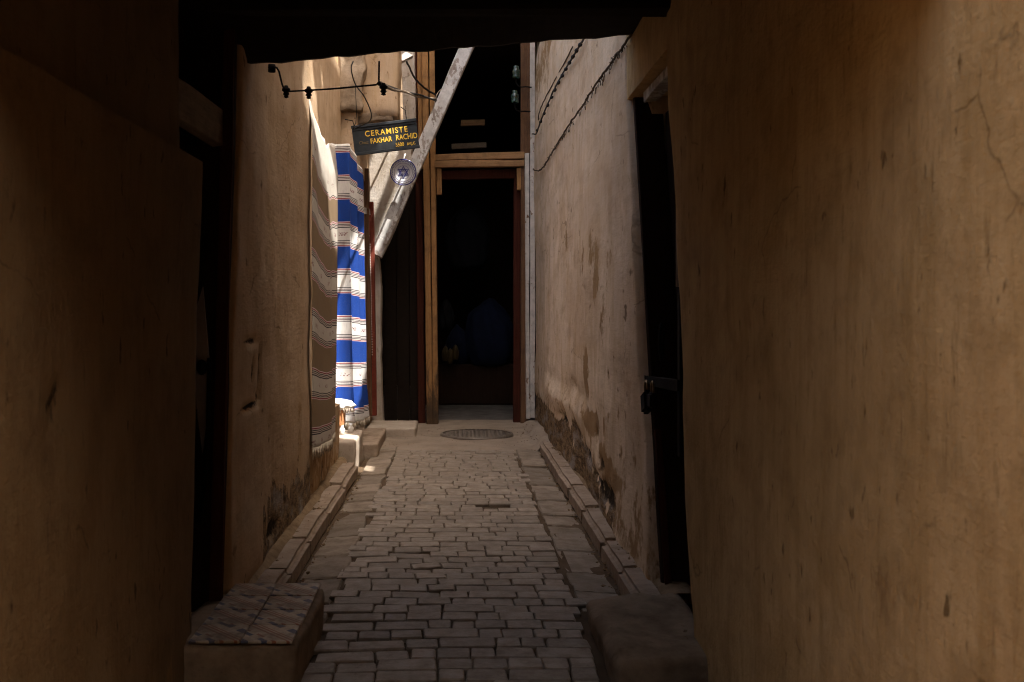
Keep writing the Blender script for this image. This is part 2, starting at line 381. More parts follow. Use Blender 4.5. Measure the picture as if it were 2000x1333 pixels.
for ri, y in enumerate(rows):
    x = -.625 + (R.uniform(-.05, .03) if y < 9 else 0); xr = .60 + .012 * math.sin(y * 1.3)
    row = []
    while x < xr - .05:
        left = xr - x
        k = R.choice('smmmbbll')
        if LEN[k] > left + .02: k = 's' if left < .14 else ('m' if left < .18 else 'b')
        L = LEN[k]
        if left - L < .09 and left - L > .0 and k != 's': sc = left / L * .97
        else: sc = 1
        sc = min(sc, 1.35)
        row.append((x + L * sc / 2, k, sc)); x += L * sc + R.uniform(.003, .009)
    for bx, k, sc in row:
        dist = math.exp(-((bx + .22) / .30) ** 2 - ((y - 5.75) / .62) ** 2)       # the disturbed patch
        dip = math.exp(-((bx + .42) / .24) ** 2 - ((y - 4.35) / .42) ** 2)
        if R.random() < .001 + .04 * dist: continue
        z = R.uniform(-.004, .004) - .012 * dist * R.random() - .012 * dip + .006 * math.sin(y * 1.7 + bx)
        yy = y + .02 * math.sin(bx * 3 + ri * .3) * (.3 + dist) + .05 * (dist + dip) * (bx + .2) + R.uniform(-.004, .004)
        rz = R.uniform(-.014, .014) + .14 * dist * R.uniform(.2, 1.2) + .10 * dip
        me = R.choice(BM[k]); ex = (R.uniform(-.02, .02) + .05 * dist * R.uniform(-1, 1) - .05 * dip, R.uniform(-.015, .015) + .05 * dist * R.uniform(-1, 1), rz); sy = R.uniform(.95, 1.03)
        if nb < 300:
            o = bpy.data.objects.new('brick', me); COL.objects.link(o); o.parent = pav
            o.location = (bx, yy, z); o.scale = (sc, sy, 1); o.rotation_euler = ex
        else:                                              # the far rows, past 300 pieces, are joined
            mt = Matrix.Translation((bx, yy, z)) @ Euler(ex).to_matrix().to_4x4() @ Matrix.Diagonal((sc, sy, 1, 1))
            far.add([mt @ v.co for v in me.vertices], [tuple(p.vertices) for p in me.polygons])
        nb += 1

tag(far.build('far_bricks', 'brick', pav), kind='stuff')

def slab_mesh(x0, x1, L, z0, z1, T=.08, sk=.02):
    """gutter slab: x0..x1 wide, L long, top height z0 at x0 and z1 at x1, ragged outline"""
    m = MB(); n = 6; pts = []
    for i in range(n): pts.append((x0 + (x1 - x0) * i / n, -L / 2 + R.uniform(-.01, .01)))
    for i in range(4): pts.append((x1 + R.uniform(-.012, .012), -L / 2 + L * i / 4))
    for i in range(n): pts.append((x1 - (x1 - x0) * i / n, L / 2 + R.uniform(-.01, .01)))
    for i in range(4): pts.append((x0 + R.uniform(-.008, .008), L / 2 - L * i / 4))
    k = len(pts); cx = (x0 + x1) / 2
    zt = lambda a: z0 + (z1 - z0) * (a - x0) / (x1 - x0)
    m.add([(a, b, -T) for a, b in pts] + [(a, b, zt(a) - .010 + R.uniform(-.003, .003)) for a, b in pts]
          + [(cx + (a - cx) * .93, b * .95, zt(a) + R.uniform(-.003, .003)) for a, b in pts],
          [tuple(range(2 * k, 3 * k))] + [(r + i, r + (i + 1) % k, r + k + (i + 1) % k, r + k + i) for r in (0, k) for i in range(k)])
    return m.mesh('slab')
gutter = []
for side in (1, -1):
    gt = sheet('gutter', 'dirt', *( (.655, 1.2) if side > 0 else (-1.2, -.665)), 3.0, 10.6, -.030, .008, .04); tag(gt, kind='structure')
    y = 3.6
    while y < 10.5:
        L = R.uniform(.32, .56); L = min(L, 10.62 - y)
        if L < .12: break
        a, b = (.622, .862) if side > 0 else (-.872, -.640)
        za, zb = ((-.002, -.012) if side > 0 else (-.018, -.004))
        if not (3.8 < y + L / 2 < 4.72):
            o = link('slab', slab_mesh(a, b + R.uniform(-.01, .01), L - .012, za, zb), 'slab', gt)
            o.location = (0, y + L / 2, R.uniform(-.008, .004)); o.rotation_euler = (R.uniform(-.015, .015), R.uniform(-.02, .02), R.uniform(-.03, .03))
        y += L
    kb = sheet('kerb_bed', 'ochre_dirt', *((.985, 1.15) if side > 0 else (-1.3, -1.0)), 4.78, 10.9, .076, .010, .035,
               lambda x, y: .05 * clamp((abs(x) - .98) / .06)); tag(kb, kind='structure')
    y = 4.72
    end = 11.0 if side > 0 else 9.05
    while y < end - .1:
        L = min(R.uniform(.6, 1.15), end - y)
        m = MB(); x0, x1 = ((.872, 1.03) if side > 0 else (-1.05, -.885))
        m.box(x0, x1, -L / 2 + .001, L / 2 - .001, -.06, .088)
        me = m.mesh('kerb_stone', bevel=.032, seg=3, sub=2, rough=.009)
        o = autosmooth(link('kerb_stone', me, 'kerb', kb)); o.location = (R.uniform(-.005, .005), y + L / 2, R.uniform(-.004, .004)); o.rotation_euler = (R.uniform(-.004, .004), R.uniform(-.02, .005) * side, R.uniform(-.006, .006))
        y += L

# crumbs of mortar along the foot of the walls and in the gutters
cr = MB()
for i in range(1500):
    side = R.choice((1, -1)); y = R.uniform(3.9, 12.4)
    if R.random() < .6: x = side * (1.01 - abs(R.gauss(0, .028))); z = .091 + .004 * R.random()
    else: x = side * (.855 + R.gauss(0, .025)); z = -.004
    if side < 0 and 9 < y < 10.2: continue
    if y > 10.6: x = R.uniform(-.8, .9); z = .004 + .1 * clamp((x - .66) / .22)
    s = R.choice((.003, .004, .006, .008, .012)) * R.uniform(.6, 1.2)
    if y > 10.6: s = min(s, .007)
    vs = [Vector((x, y, z)) + Vector(p) * s * R.uniform(.7, 1.3) for p in ((1, 0, 0), (-1, 0, 0), (0, 1, 0), (0, -1, 0), (0, 0, .7), (0, 0, -.7))]
    cr.add(vs, [(0, 2, 4), (2, 1, 4), (1, 3, 4), (3, 0, 4), (2, 0, 5), (1, 2, 5), (3, 1, 5), (0, 3, 5)])
tag(cr.build('rubble', 'ochre_dirt'), 'crumbs of mortar and grit scattered along the kerbs', kind='stuff')

# ------------------------------------------------------------------ walls
def near_right_mask(y, z):
    s = .55 * blob(y, z, 2.35, .82, .14, .12) + .5 * blob(y, z, 2.75, 1.75, .04, .13) + .45 * blob(y, z, 2.9, 1.0, .05, .2)
    s += .5 * clamp((.5 - z) * 1.2 + fbm(3, y * 3, z * .7) * .35)
    k = .8 * blob(y, z, 1.955, 1.68, .012, .016) + .5 * blob(y, z, 2.43, 1.58, .014, .03)
    return (0, clamp(s * .8), clamp(k))
tag(wall('passage_wall', 'near', 1.0, -1.5, 4.5, -.05, 3.3, .28, .04, .014, near_right_mask, None, None, lambda z: 4.26 + .46 * clamp(z / 2.75) ** 1.3 + .015 * math.sin(z * 3), seed=3.),
    'ochre plaster wall of the covered passage lit by warm light beside the padlocked door', 'wall')
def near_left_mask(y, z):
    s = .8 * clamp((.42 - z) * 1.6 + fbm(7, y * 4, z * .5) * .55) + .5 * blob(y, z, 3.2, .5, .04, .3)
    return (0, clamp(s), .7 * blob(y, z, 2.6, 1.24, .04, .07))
lw = thing('passage_wall', 'plaster wall of the covered passage, darkened in colour as shade, with a jutting ledge across its upper half', 'wall', (-1.05, 2.05, 0))
def child(o, p):
    o.parent = p; o.matrix_parent_inverse = Matrix.Translation(p.location).inverted(); return o
child(wall('lower_plaster', 'near_left_shaded', -1.05, 2.05, 4.12, -.05, 2.10, -.28, .04, .012, near_left_mask, None, None, lambda z: 4.02 + .14 * clamp(z / 2.1), seed=11.), lw)
child(wall('upper_plaster', 'near_left_shaded', -1.115, 2.05, 4.05, 2.125, 3.3, -.28, .04, .012, None, None, None, None, seed=12.), lw)

def right_bulge(y, z):
    b = .035 * clamp(1 - abs(z - (.62)) / .16) * clamp((y - 7.5) / .5) * clamp((11.4 - y) / .6)
    b += .02 * clamp((.5 - z) / .4)
    return b * (1 + .5 * fbm(2, y * 3, z * 3))
DRY = 5.5
DR = [(7.68, 1.0, .05, .25, .9), (7.60, .62, .04, .12, .8), (7.15, 1.75, .035, .3, .75), (7.4, 1.95, .03, .2, .6), (7.9, 1.85, .02, .25, .6), (7.25, .66, .06, .11, .8),
      (6.75, .47, .05, .12, .8), (6.62, .4, .03, .11, .7), (6.45, .45, .03, .08, .7), (6.25, .42, .025, .07, .7), (6.1, .43, .03, .06, .6), (7.0, .7, .03, .07, .6), (6.65, .72, .02, .08, .6), (9.1, 2.1, .04, .4, .5)]
def right_mask(y, z):
    n = fbm(1, y * 2.2, z * 1.6); n2 = fbm(5, y * 6, z * 5)
    top = .36 + .28 * clamp((y - 6.2) / 2.2) + .13 * n + .12 * n2
    bare = clamp((top - z) * 3.5) * clamp((y - 6.0) / .4) if y < 9.6 else clamp((.50 + .06 * n2 - z) * 6)
    st = sum(a * blob(y, z, cy_ + .02 * fbm(8, z * 6, cy_), cz, ry * DRY, rz) for cy_, cz, ry, rz, a in DR)
    st += .62 * blob(y, z, 6.5, 1.55, .55, .55) * clamp(.5 + n) + .5 * clamp((.85 - z) * 2 + n2)
    st += .75 * clamp(1 - abs((z - 4.35 + (y > 9) * 0) ) / .5) * clamp((y - 10.2) / .5)
    so_ = .85 * blob(y, z, 6.55, .27, .38, .10) + .75 * blob(y, z, 6.8, .42, .22, .07) + .7 * blob(y, z, 9.4, .45, .4, .05) + .6 * blob(y, z, 7.05, .3, .3, .05) + .6 * blob(y, z, 7.7, .36, .4, .06) + .6 * blob(y, z, 7.1, .58, .1, .07)
    so_ += .35 * blob(y, z, 8.6, .82, .35, .06)
    return (clamp(bare), clamp(st), clamp(so_))
def right_end(z): return 5.03 + .83 * clamp(z / 2.72) + .012 * math.sin(z * 7)
tag(wall('alley_wall', 'alley', 1.0, 5.3, 12.72, 0, 4.7, .3, .03, .020, right_mask, right_bulge, right_end, None, seed=21.),
    'pale stained plaster alley wall with crumbling stone base beyond the padlocked door', 'wall')
tag(wall('door_jamb_wall', 'alley', 1.075, 5.76, 7.0, 0, 3.4, .2, .06, .008, None, None, None, None, seed=23.), kind='structure')
tag(wall('door_head_wall', 'near', 1.006, 4.1, 5.9, 2.72, 3.5, .27, .04, .014, None, None, None, None, seed=3.), kind='structure')

def left_mask(y, z):
    n = fbm(31, y * 5, z * 1.3); n2 = fbm(33, y * 14, z * 3)
    bare = clamp((.50 + .10 * n + .12 * n2 - z) * 5) * clamp((y - 5.25) / .25)
    st = .8 * clamp((.62 + .25 * n - z) * 2.) * clamp((y - 5.1) / .4) + .5 * blob(y, z, 6.6, .8, .12, .25) + .35 * blob(y, z, 6.2, 2.3, .15, .6)
    so_ = .85 * blob(y, z, 5.75, .22, .22, .06) + .6 * blob(y, z, 5.05, .05, .4, .1)
    # an outlined patch of a walled-up niche
    for a, b, c, d in ((5.12, 1.315, .26, .016), (5.12, .985, .25, .015), (5.36, 1.15, .035, .18), (5.18, 1.17, .05, .07), (5.35, 1.03, .06, .05)): so_ += .9 * blob(y, z, a, b, c, d)
    so_ += .5 * blob(y, z, 5.45, 1.75, .012, .04) + .6 * blob(y, z, 6.0, .45, .012, .12) + .4 * blob(y, z, 6.6, .6, .03, .1)
    return (clamp(bare * .9), clamp(st * .75), clamp(so_))
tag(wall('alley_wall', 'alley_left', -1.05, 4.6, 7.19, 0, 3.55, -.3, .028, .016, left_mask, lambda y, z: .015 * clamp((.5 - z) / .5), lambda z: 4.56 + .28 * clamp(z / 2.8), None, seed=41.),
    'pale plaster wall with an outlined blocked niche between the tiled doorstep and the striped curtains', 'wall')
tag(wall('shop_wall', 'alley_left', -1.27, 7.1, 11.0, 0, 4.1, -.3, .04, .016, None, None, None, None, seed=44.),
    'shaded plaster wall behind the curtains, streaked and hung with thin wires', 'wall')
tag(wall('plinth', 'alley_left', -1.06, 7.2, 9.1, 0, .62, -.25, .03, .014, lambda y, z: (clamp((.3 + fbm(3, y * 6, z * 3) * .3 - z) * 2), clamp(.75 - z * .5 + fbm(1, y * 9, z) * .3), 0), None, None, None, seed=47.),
    'ochre stained low plinth under the brown striped curtain', 'plinth')

# added wall out of view, its holes shaped to cut the alley's sun patches
def inside(p, poly):
    c = False; j = len(poly) - 1
    for i in range(len(poly)):
        if (poly[i][1] > p[1]) != (poly[j][1] > p[1]) and p[0] < (poly[j][0] - poly[i][0]) * (p[1] - poly[i][1]) / (poly[j][1] - poly[i][1]) + poly[i][0]: c = not c
        j = i
    return c
def gap_wall(name, mat, x0, x1, y0, y1, z0, z1, holes, res=.04):
    ny = int((y1 - y0) / res); nz = int((z1 - z0) / res); vid = {}; vs = []; fs = []
    def V(i, j, k):
        if (i, j, k) not in vid: vid[(i, j, k)] = len(vs); vs.append((x1 if k else x0, y0 + i * res, z0 + j * res))
        return vid[(i, j, k)]
    solid = [[not any(inside((y0 + (i + .5) * res, z0 + (j + .5) * res), h) for h in holes) for j in range(nz)] for i in range(ny)]
    for i in range(ny):
        for j in range(nz):
            if not solid[i][j]: continue
            fs.append((V(i, j, 0), V(i, j + 1, 0), V(i + 1, j + 1, 0), V(i + 1, j, 0))); fs.append((V(i, j, 1), V(i + 1, j, 1), V(i + 1, j + 1, 1), V(i, j + 1, 1)))
            for di, dj, a, b in ((-1, 0, (0, 0), (0, 1)), (1, 0, (1, 0), (1, 1)), (0, -1, (0, 0), (1, 0)), (0, 1, (0, 1), (1, 1))):
                u, w = i + di, j + dj
                if not (0 <= u < ny and 0 <= w < nz and solid[u][w]): fs.append((V(i + a[0], j + a[1], 0), V(i + b[0], j + b[1], 0), V(i + b[0], j + b[1], 1), V(i + a[0], j + a[1], 1)))
    m = MB(); m.add(vs, fs); return m.build(name, mat)
SUN_HOLES = [
    [(4.70, 8.50), (5.05, 8.95), (5.72, 8.95), (6.02, 8.60), (6.22, 8.30), (6.55, 7.60), (6.62, 7.12), (6.40, 7.25)],
    [(5.93, 8.93), (6.14, 8.98), (6.27, 8.70)],
    [(7.42, 4.62), (7.74, 4.62), (7.74, 5.75), (8.35, 5.80), (8.95, 6.10), (8.95, 7.70), (7.85, 7.80), (7.30, 6.95), (7.36, 6.0)],
    [(8.70, 8.20), (8.95, 8.22), (9.18, 7.50), (8.99, 7.45)],
    [(9.95, 7.30), (10.65, 7.30), (10.65, 7.78), (9.95, 7.75)],
    [(9.9, 7.95), (10.7, 7.95), (10.7, 8.9), (9.9, 8.9)],
]
SUN_HOLES = [[(a - .055, b + .158) for a, b in h] for h in SUN_HOLES] + [
    [(6.25, 9.30), (6.25, 10.3), (6.50, 10.3), (6.67, 9.78), (6.99, 9.44), (7.25, 9.15), (6.9, 9.0)], [(6.90, 10.0), (7.18, 10.0), (7.37, 9.55)]]
tag(gap_wall('sun_mask_wall', 'house', 1.06, 1.13, -1.6, 13.6, 3.3, 10.2, SUN_HOLES + [[(-2, 3.0), (-.5, 3.0), (-.5, 7.7), (1.5, 7.7), (1.5, 11), (-2, 11)]]), kind='structure')
b = MB(); b.box(1.29, 3.5, 1.3, 13.0, -.1, 3.4); tag(b.build('house_body', 'wood_dark'), kind='structure')
# roof over the passage
rf = MB()
def roof_under(x): t = (x + 1.35) / 2.7; return 2.66 + .44 * t
def roof_edge(x): t = (x + 1.35) / 2.7; return 4.98 + .90 * t
N = 40; vs = []; fs = []
for i in range(N + 1):
    x = -1.38 + 2.72 * i / N
    n = fbm(x * 4, 2, 1) * .014 + fbm(x * 13, 5, 1) * .007; e = roof_edge(x) + fbm(x * 3, 7, 2) * .03; z = roof_under(x) + n
    vs += [(x, 2.19, 3.02), (x, e - .6, max(z, 2.98)), (x, e - .1, z + .01), (x, e, z + .03), (x, e + .02, z + .30), (x, e - .05, 3.62), (x, 2.19, 3.62)]
for i in range(N):
    for k in range(7): fs.append((i * 7 + k, i * 7 + (k + 1) % 7, i * 7 + 7 + (k + 1) % 7, i * 7 + 7 + k))
fs += [tuple(range(7)), tuple(N * 7 + k for k in range(6, -1, -1))]
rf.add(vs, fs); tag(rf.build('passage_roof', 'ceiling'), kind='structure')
for y in (2.8, 3.7, 4.6):
    m = MB(); m.box(-1.3, 1.15, y, y + .14, 2.88, 3.03, .01); tag(m.build('ceiling_beam', 'ceiling', bevel=.015), kind='structure')
# added yard out of view and a low head, both shaped to steer light
b = MB(); b.box(-6.3, -1.07, 1.85, 2.15, -.1, 3.4); tag(b.build('added_yard_wall', 'house'), kind='structure')
b = MB(); b.box(-6.6, -6.3, -.9, 2.15, -.1, 3.0); tag(b.build('added_yard_end', 'house'), kind='structure')
b = MB(); b.box(-6.3, -1.4, -.9, -.6, -.1, 2.5); b.box(-1.401, 1.3, -.9, -.6, -.1, 4.0); tag(b.build('added_rear_blocker', 'wood_dark'), kind='structure')  # unseen and dark, added so less light enters the passage
tag(sheet('added_yard_floor', 'added_ochre_floor', -6.3, 1.1, -.6, 3.2, -.03, .01, .3), kind='structure')
b = MB(); b.box(-1.069, 1.05, 2.0, 2.2, 2.21, 3.61); tag(b.build('sky_blocking_head', 'house', bevel=.02), kind='structure')  # unseen, added to keep sky light off the passage
# house bodies on the left so that no light leaks behind the fronts
b = MB(); b.box(-3.5, -1.6, 2.2, 13.0, -.1, 3.4); tag(b.build('house_body', 'house'), kind='structure')

# ------------------------------------------------------------------ the covered way at the far end
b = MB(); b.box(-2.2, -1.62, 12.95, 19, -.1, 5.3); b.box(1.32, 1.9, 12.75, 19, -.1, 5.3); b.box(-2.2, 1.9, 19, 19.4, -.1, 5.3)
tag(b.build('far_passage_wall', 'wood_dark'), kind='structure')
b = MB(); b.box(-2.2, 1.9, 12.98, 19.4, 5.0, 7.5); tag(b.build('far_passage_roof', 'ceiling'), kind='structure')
b = MB(); b.box(-2.2, -1.1, 12.6, 12.97, -.1, 7.4); tag(b.build('far_corner_wall', 'house'), kind='structure')
b = MB(); b.box(1.06, 1.6, 12.73, 12.97, -.1, 7.4); tag(b.build('far_corner_wall', 'house'), kind='structure')

G = 12.8
gate = thing('timber_gateway', 'tall orange timber frame with a double lintel across the far end of the alley', 'gateway', (0, G, 0))
def gp(name, mat, a, b_, w, d, side=(1, 0, 0), **k): return child(plank(name, mat, gate, a, b_, w, d, side=side, **k), gate)
gp('post', 'wood', at(840, 832, G - .03) , at(829, 60, G - .03), .078, .12)
gp('post', 'wood', at(851.5, 832, G - .035), at(843, 60, G - .035), .066, .11)
gp('post', 'wood', at(822, 330, G), at(819, 60, G), .055, .10)
gp('lintel', 'wood_h', at(849, 309, G - .02), at(1024, 305, G - .02), .085, .12, side=(0, 0, 1))
gp('lintel', 'wood_h', at(849, 322.5, G - .03), at(1024, 320, G - .03), .082, .14, side=(0, 0, 1))
gp('bracket', 'wood', at(858, 381, G - .01), at(857, 330, G - .01), .062, .09)
gp('bracket', 'wood', at(1015.5, 372, G - .01), at(1014, 329, G - .01), .075, .09)
gp('post', 'wood_brown', at(1024, 832, G), at(1025, 60, G), .10, .12)
gp('post', 'wood_brown', at(1035, 300, G - .04), at(1033, 60, G - .04), .055, .10)
gp('trim', 'peel', at(1031, 818, G - .08), at(1029, 300, G - .08), .050, .05)
gp('trim', 'peel', at(1040, 816, G - .09), at(1040, 60, G - .09), .062, .06)
gp('inner_jamb', 'wood_red', at(1009, 832, G + .12), at(1010, 332, G + .12), .09, .10)
gp('inner_rail', 'wood_red', at(857, 343, G + .12), at(1016, 340, G + .12), .11, .08, side=(0, 0, 1))
gp('inner_jamb', 'wood_red', at(824, 826, G + .1), at(815, 60, G + .1), .09, .09)
for k in range(4): gp('side_board', 'ceiling', (-1.02 + .165 * k, G + .14, .02), (-1.04 + .165 * k, G + .14, 5.0), .155, .03)
# loose planks under the dark roof
for (x0, y0, x1, y1, Y, w, mt, lb) in ((900, 241, 947, 240, 14.2, .085, 'wood_h', 'short upper plank under the dark roof above the gateway'), (882, 287, 950, 284, 14.4, .075, 'pale_board', 'longer lower plank just above the gateway lintel')):
    tag(plank('plank', mt, None, at(x0, y0, Y), at(x1, y1, Y), w, .05, side=(0, 0, 1)), lb, 'plank', 'planks under the dark roof')
# bundles heaped in the dark
def sack(name, mat, c, rx, ry, rz, label, cat, sd, pinch=.5):
    bm = bmesh.new(); bmesh.ops.create_icosphere(bm, subdivisions=4, radius=1)
    for v in bm.verts:
        p = v.co.copy(); k = 1 + .18 * fbm(p.x * 1.5 + sd, p.y * 1.5, p.z * 1.5, 3) + .07 * math.sin(math.atan2(p.y, p.x) * 9 + p.z * 4 + sd)
        t = clamp((p.z - .2) / .8); k2 = 1 - pinch * t * t
        v.co = Vector((p.x * rx * k * k2, p.y * ry * k * k2, max(-.75, p.z) * rz * (1 + .12 * fbm(p.x * 2, sd, p.y * 2))))
    me = bpy.data.meshes.new(name); bm.to_mesh(me); bm.free()
    for p in me.polygons: p.use_smooth = True
    o = link(name, me, mat); o.location = c
    return tag(o, label, cat)
b = MB(); b.box(-.55, .95, 15.2, 16.2, 0, .62, .01); tag(b.build('low_table', 'wood_dark', bevel=.02), 'low dark table under the bundles beyond the gateway', 'table')
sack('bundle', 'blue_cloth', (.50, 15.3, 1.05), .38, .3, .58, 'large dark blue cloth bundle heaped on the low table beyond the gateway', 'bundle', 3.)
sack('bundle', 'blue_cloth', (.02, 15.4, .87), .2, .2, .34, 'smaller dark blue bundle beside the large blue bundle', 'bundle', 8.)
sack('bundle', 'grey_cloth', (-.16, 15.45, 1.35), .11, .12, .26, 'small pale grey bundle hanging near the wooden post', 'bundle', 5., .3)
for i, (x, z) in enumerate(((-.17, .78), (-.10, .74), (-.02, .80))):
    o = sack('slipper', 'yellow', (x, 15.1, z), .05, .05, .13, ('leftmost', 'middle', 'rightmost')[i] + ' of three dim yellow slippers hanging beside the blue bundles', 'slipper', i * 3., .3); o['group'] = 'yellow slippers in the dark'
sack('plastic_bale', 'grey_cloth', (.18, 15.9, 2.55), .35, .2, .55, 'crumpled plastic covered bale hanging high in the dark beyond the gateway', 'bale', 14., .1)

# ------------------------------------------------------------------ left end: pier, shop doorway, red frame, jetty
PY = 12.25
pr = MB()
outline = [(728, 826), (746, 826), (743, 700), (744, 560), (738, 500), (752, 440), (775, 395), (800, 330), (812, 232), (808, 60), (760, 60), (745, 230), (722, 300), (722, 480)]
pts = []
for i in range(len(outline)):
    a = outline[i]; c = outline[(i + 1) % len(outline)]
    for k in range(6):
        q = at(a[0] + (c[0] - a[0]) * k / 6, a[1] + (c[1] - a[1]) * k / 6, PY)
        pts.append((q.x + fbm(q.z * 5, q.x * 5, 1) * .014, q.z))
pr.prism(pts, PY, PY + .3)
tag(pr.build('plaster_pier', 'pier'), 'whitewashed plaster pier with crumbling edges behind the diagonal beam', 'pier')
# shop doorway in the left wall
dw = thing('shop_doorway', 'dark narrow shop doorway with a chipped red frame between the blue curtain and the pier', 'doorway', (-1.1, 11.5, 0))
b = MB(); b.box(-1.5, -1.46, 10.9, 12.3, 0, 3.1); child(b.build('door_panel', 'wood_dark', dw), dw)
child(plank('frame_post', 'red_paint', dw, at(730, 812, 12.0), at(724, 395, 12.0), .075, .08), dw)
child(plank('frame_post', 'wood_brown', dw, at(723, 812, 11.8), at(715, 330, 11.8), .05, .06), dw)
child(plank('transom', 'peel', dw, (-1.18, 11.0, 2.60), (-1.06, 12.0, 2.64), .07, .05, side=(0, 0, 1)), dw)
b = MB(); b.box(-1.3, -1.09, 10.9, 12.3, 2.98, 4.4); child(b.build('overdoor', 'alley_left', dw, bevel=.01), dw)
st = MB(); st.lathe([(0, .006), (.008, .004), (.010, -.002)], 6, Matrix.Rotation(math.radians(90), 4, 'X')); sm = st.mesh('stud'); sm.materials.append(M['white_cloth'])
for i in range(44):
    t = i / 43; p = at(722.5 + 4 * t, 478 + 215 * t, 11.96); o = bpy.data.objects.new('stud', sm); COL.objects.link(o); o.location = p; child(o, dw)
# jetty: the rough plastered overhang high on the left
def lump(name, mat, x0, x1, y0, y1, z0, z1, rough, parent=None, bevel=.05, sub=7, zs=None):
    m = MB(); m.box(x0, x1, y0, y1, z0, z1)
    me = m.mesh(name, sub=sub); bm = bmesh.new(); bm.from_mesh(me)
    c = Vector(((x0 + x1) / 2, (y0 + y1) / 2, (z0 + z1) / 2)); h = Vector(((x1 - x0) / 2, (y1 - y0) / 2, (z1 - z0) / 2))
    for v in bm.verts:
        d = v.co - c; q = Vector([max(-h[i] + bevel, min(h[i] - bevel, d[i])) for i in range(3)]); r = d - q
        if r.length > 1e-6: v.co = c + q + r.normalized() * min(bevel, r.length)
        v.co += noise.noise_vector(v.co * 3.1) * rough + noise.noise_vector(v.co * 11) * rough * .45
    bm.to_mesh(me); bm.free()
    for p in me.polygons: p.use_smooth = True
    return link(name, me, mat, parent)
jt = thing('jetty', 'rough plastered overhang with ragged lower edge above the black shop sign', 'jetty', (-1.0, 11.0, 3.6))
child(lump('plaster_box', 'alley_left', -1.3, -.645, 11.0, 11.75, 3.60, 4.9, .022, jt, .035, 15), jt)
child(lump('broken_edge', 'pebble', -1.3, -1.02, 10.80, 11.1, 3.62, 4.7, .06, jt, .02, 15), jt)
child(lump('ragged_ledge', 'pebble', -1.25, -.70, 11.03, 11.5, 3.53, 3.64, .06, jt, .02, 15), jt)
child(plank('board', 'wood_grey', jt, at(735, 140, 11.3), at(800, 108, 11.6), .12, .04), jt)
# diagonal beam
bm_ = thing('diagonal_beam', 'weathered whitewashed beam leaning diagonally across the gateway', 'beam', at(738, 500, 12.1))
child(plank('timber', 'beam', bm_, at(734, 500, 12.08), at(922, 70, 12.35), .155, .13, .006, segs=16), bm_)
child(plank('split_batten', 'wood_grey', bm_, at(752, 478, 12.0), at(838, 285, 12.12), .045, .05, .004, segs=12), bm_)

# ------------------------------------------------------------------ steps
def step_block(name, x0, x1, y0, y1, z1, mat, label, rough=.012, bev=.022, **k):
    return tag(lump(name, mat, x0, x1, y0, y1, -.05, z1, rough, None, bev, 13), label, 'step', **k)
step_block('shop_step', -1.3, -.935, 9.12, 10.0, .272, 'step', 'broken whitewashed step with a sunlit stripe below the curtains')
step_block('side_kerb', -1.3, -.80, 10.02, 11.40, .12, 'kerb', 'low rough kerb block between the sunlit step and the gateway step', .015)
step_block('gateway_step', -1.05, -.475, 11.45, 12.28, .105, 'step', 'flat pale step in front of the narrow shop doorway at the far end', .006)
step_block('door_step', .62, 1.1, 3.97, 4.86, .105, 'dark_step', 'worn dusty stone step under the padlocked door', .026, .05)
ts = thing('tiled_doorstep', 'doorstep topped with patterned tiles in front of the dark door', 'doorstep', (-.85, 4.27, 0))
child(lump('block', 'dark_step', -1.15, -.615, 3.86, 4.70, -.05, .185, .020, ts, .035, 13), ts)
def tile_mat():
    q = NT('patterned_tile', .35, .45)
    def tri(axis, k, off=0):                               # triangle wave of object x / y
        s = q.n('ShaderNodeSeparateXYZ'); q.l(q.tc.outputs['Object'], s.inputs[0]); return q.math('PINGPONG', q.math('ADD', q.math('MULTIPLY', s.outputs[axis], k), off), 1.)
    u = tri(0, 1 / .205, .5); v = tri(1, 1 / .205, .5)
    d = q.math('ADD', u, v)                                # diamond field 0..2
    def band(a, b):
        return q.math('MULTIPLY', q.math('GREATER_THAN', d, a), q.math('LESS_THAN', d, b))
    col = q.mix(q.ramp(q.noise(q.co(), 30, 5), .4, .7), (.62, .53, .40), (.48, .39, .28))
    red = (.33, .095, .035); blue = (.035, .06, .14)
    col = q.mix(band(.90, .96), col, red); col = q.mix(band(1.02, 1.08), col, red); col = q.mix(band(1.13, 1.17), col, red)
    col = q.mix(band(-.1, .17), col, blue)
    zig = q.math('PINGPONG', q.math('MULTIPLY', q.math('SUBTRACT', u, v), 3.), 1.)
    col = q.mix(q.math('MULTIPLY', band(.42, .56), q.math('GREATER_THAN', zig, .5)), col, blue)
    col = q.mix(q.math('MULTIPLY', band(.62, .70), q.math('LESS_THAN', zig, .5)), col, red)
    col = q.mix(q.math('MULTIPLY', band(1.4, 1.62), q.math('GREATER_THAN', zig, .45)), col, blue)
    col = q.mix(band(1.88, 2.1), col, red)
    w = q.noise(q.co('Generated'), 3, 6, .7)
    col = q.mix(q.ramp(q.math('ADD', q.noise(q.co(), 9, 4, .7), q.math('MULTIPLY', q.rnd(), .1)), .44, .68, .12, .85), col, (.13, .09, .055))
    return q.out(col, q.noise(q.co(), 25, 5), .15, .004)
M['tile'] = tile_mat()
tm = MB(); tm.box(-.1, .1, -.1, .1, -.012, 0); tme = tm.mesh('tile', bevel=.003); tme.materials.append(M['tile'])
for i in range(2):
    for j in range(4):
        o = bpy.data.objects.new('tile', tme); COL.objects.link(o); o.location = (-.945 + .205 * i + R.uniform(-.002, .002), 3.975 + .205 * j, .199 + R.uniform(-.0015, .0015))
        o.rotation_euler = (R.uniform(-.006, .006), R.uniform(-.006, .006), R.uniform(-.008, .008)); child(o, ts)

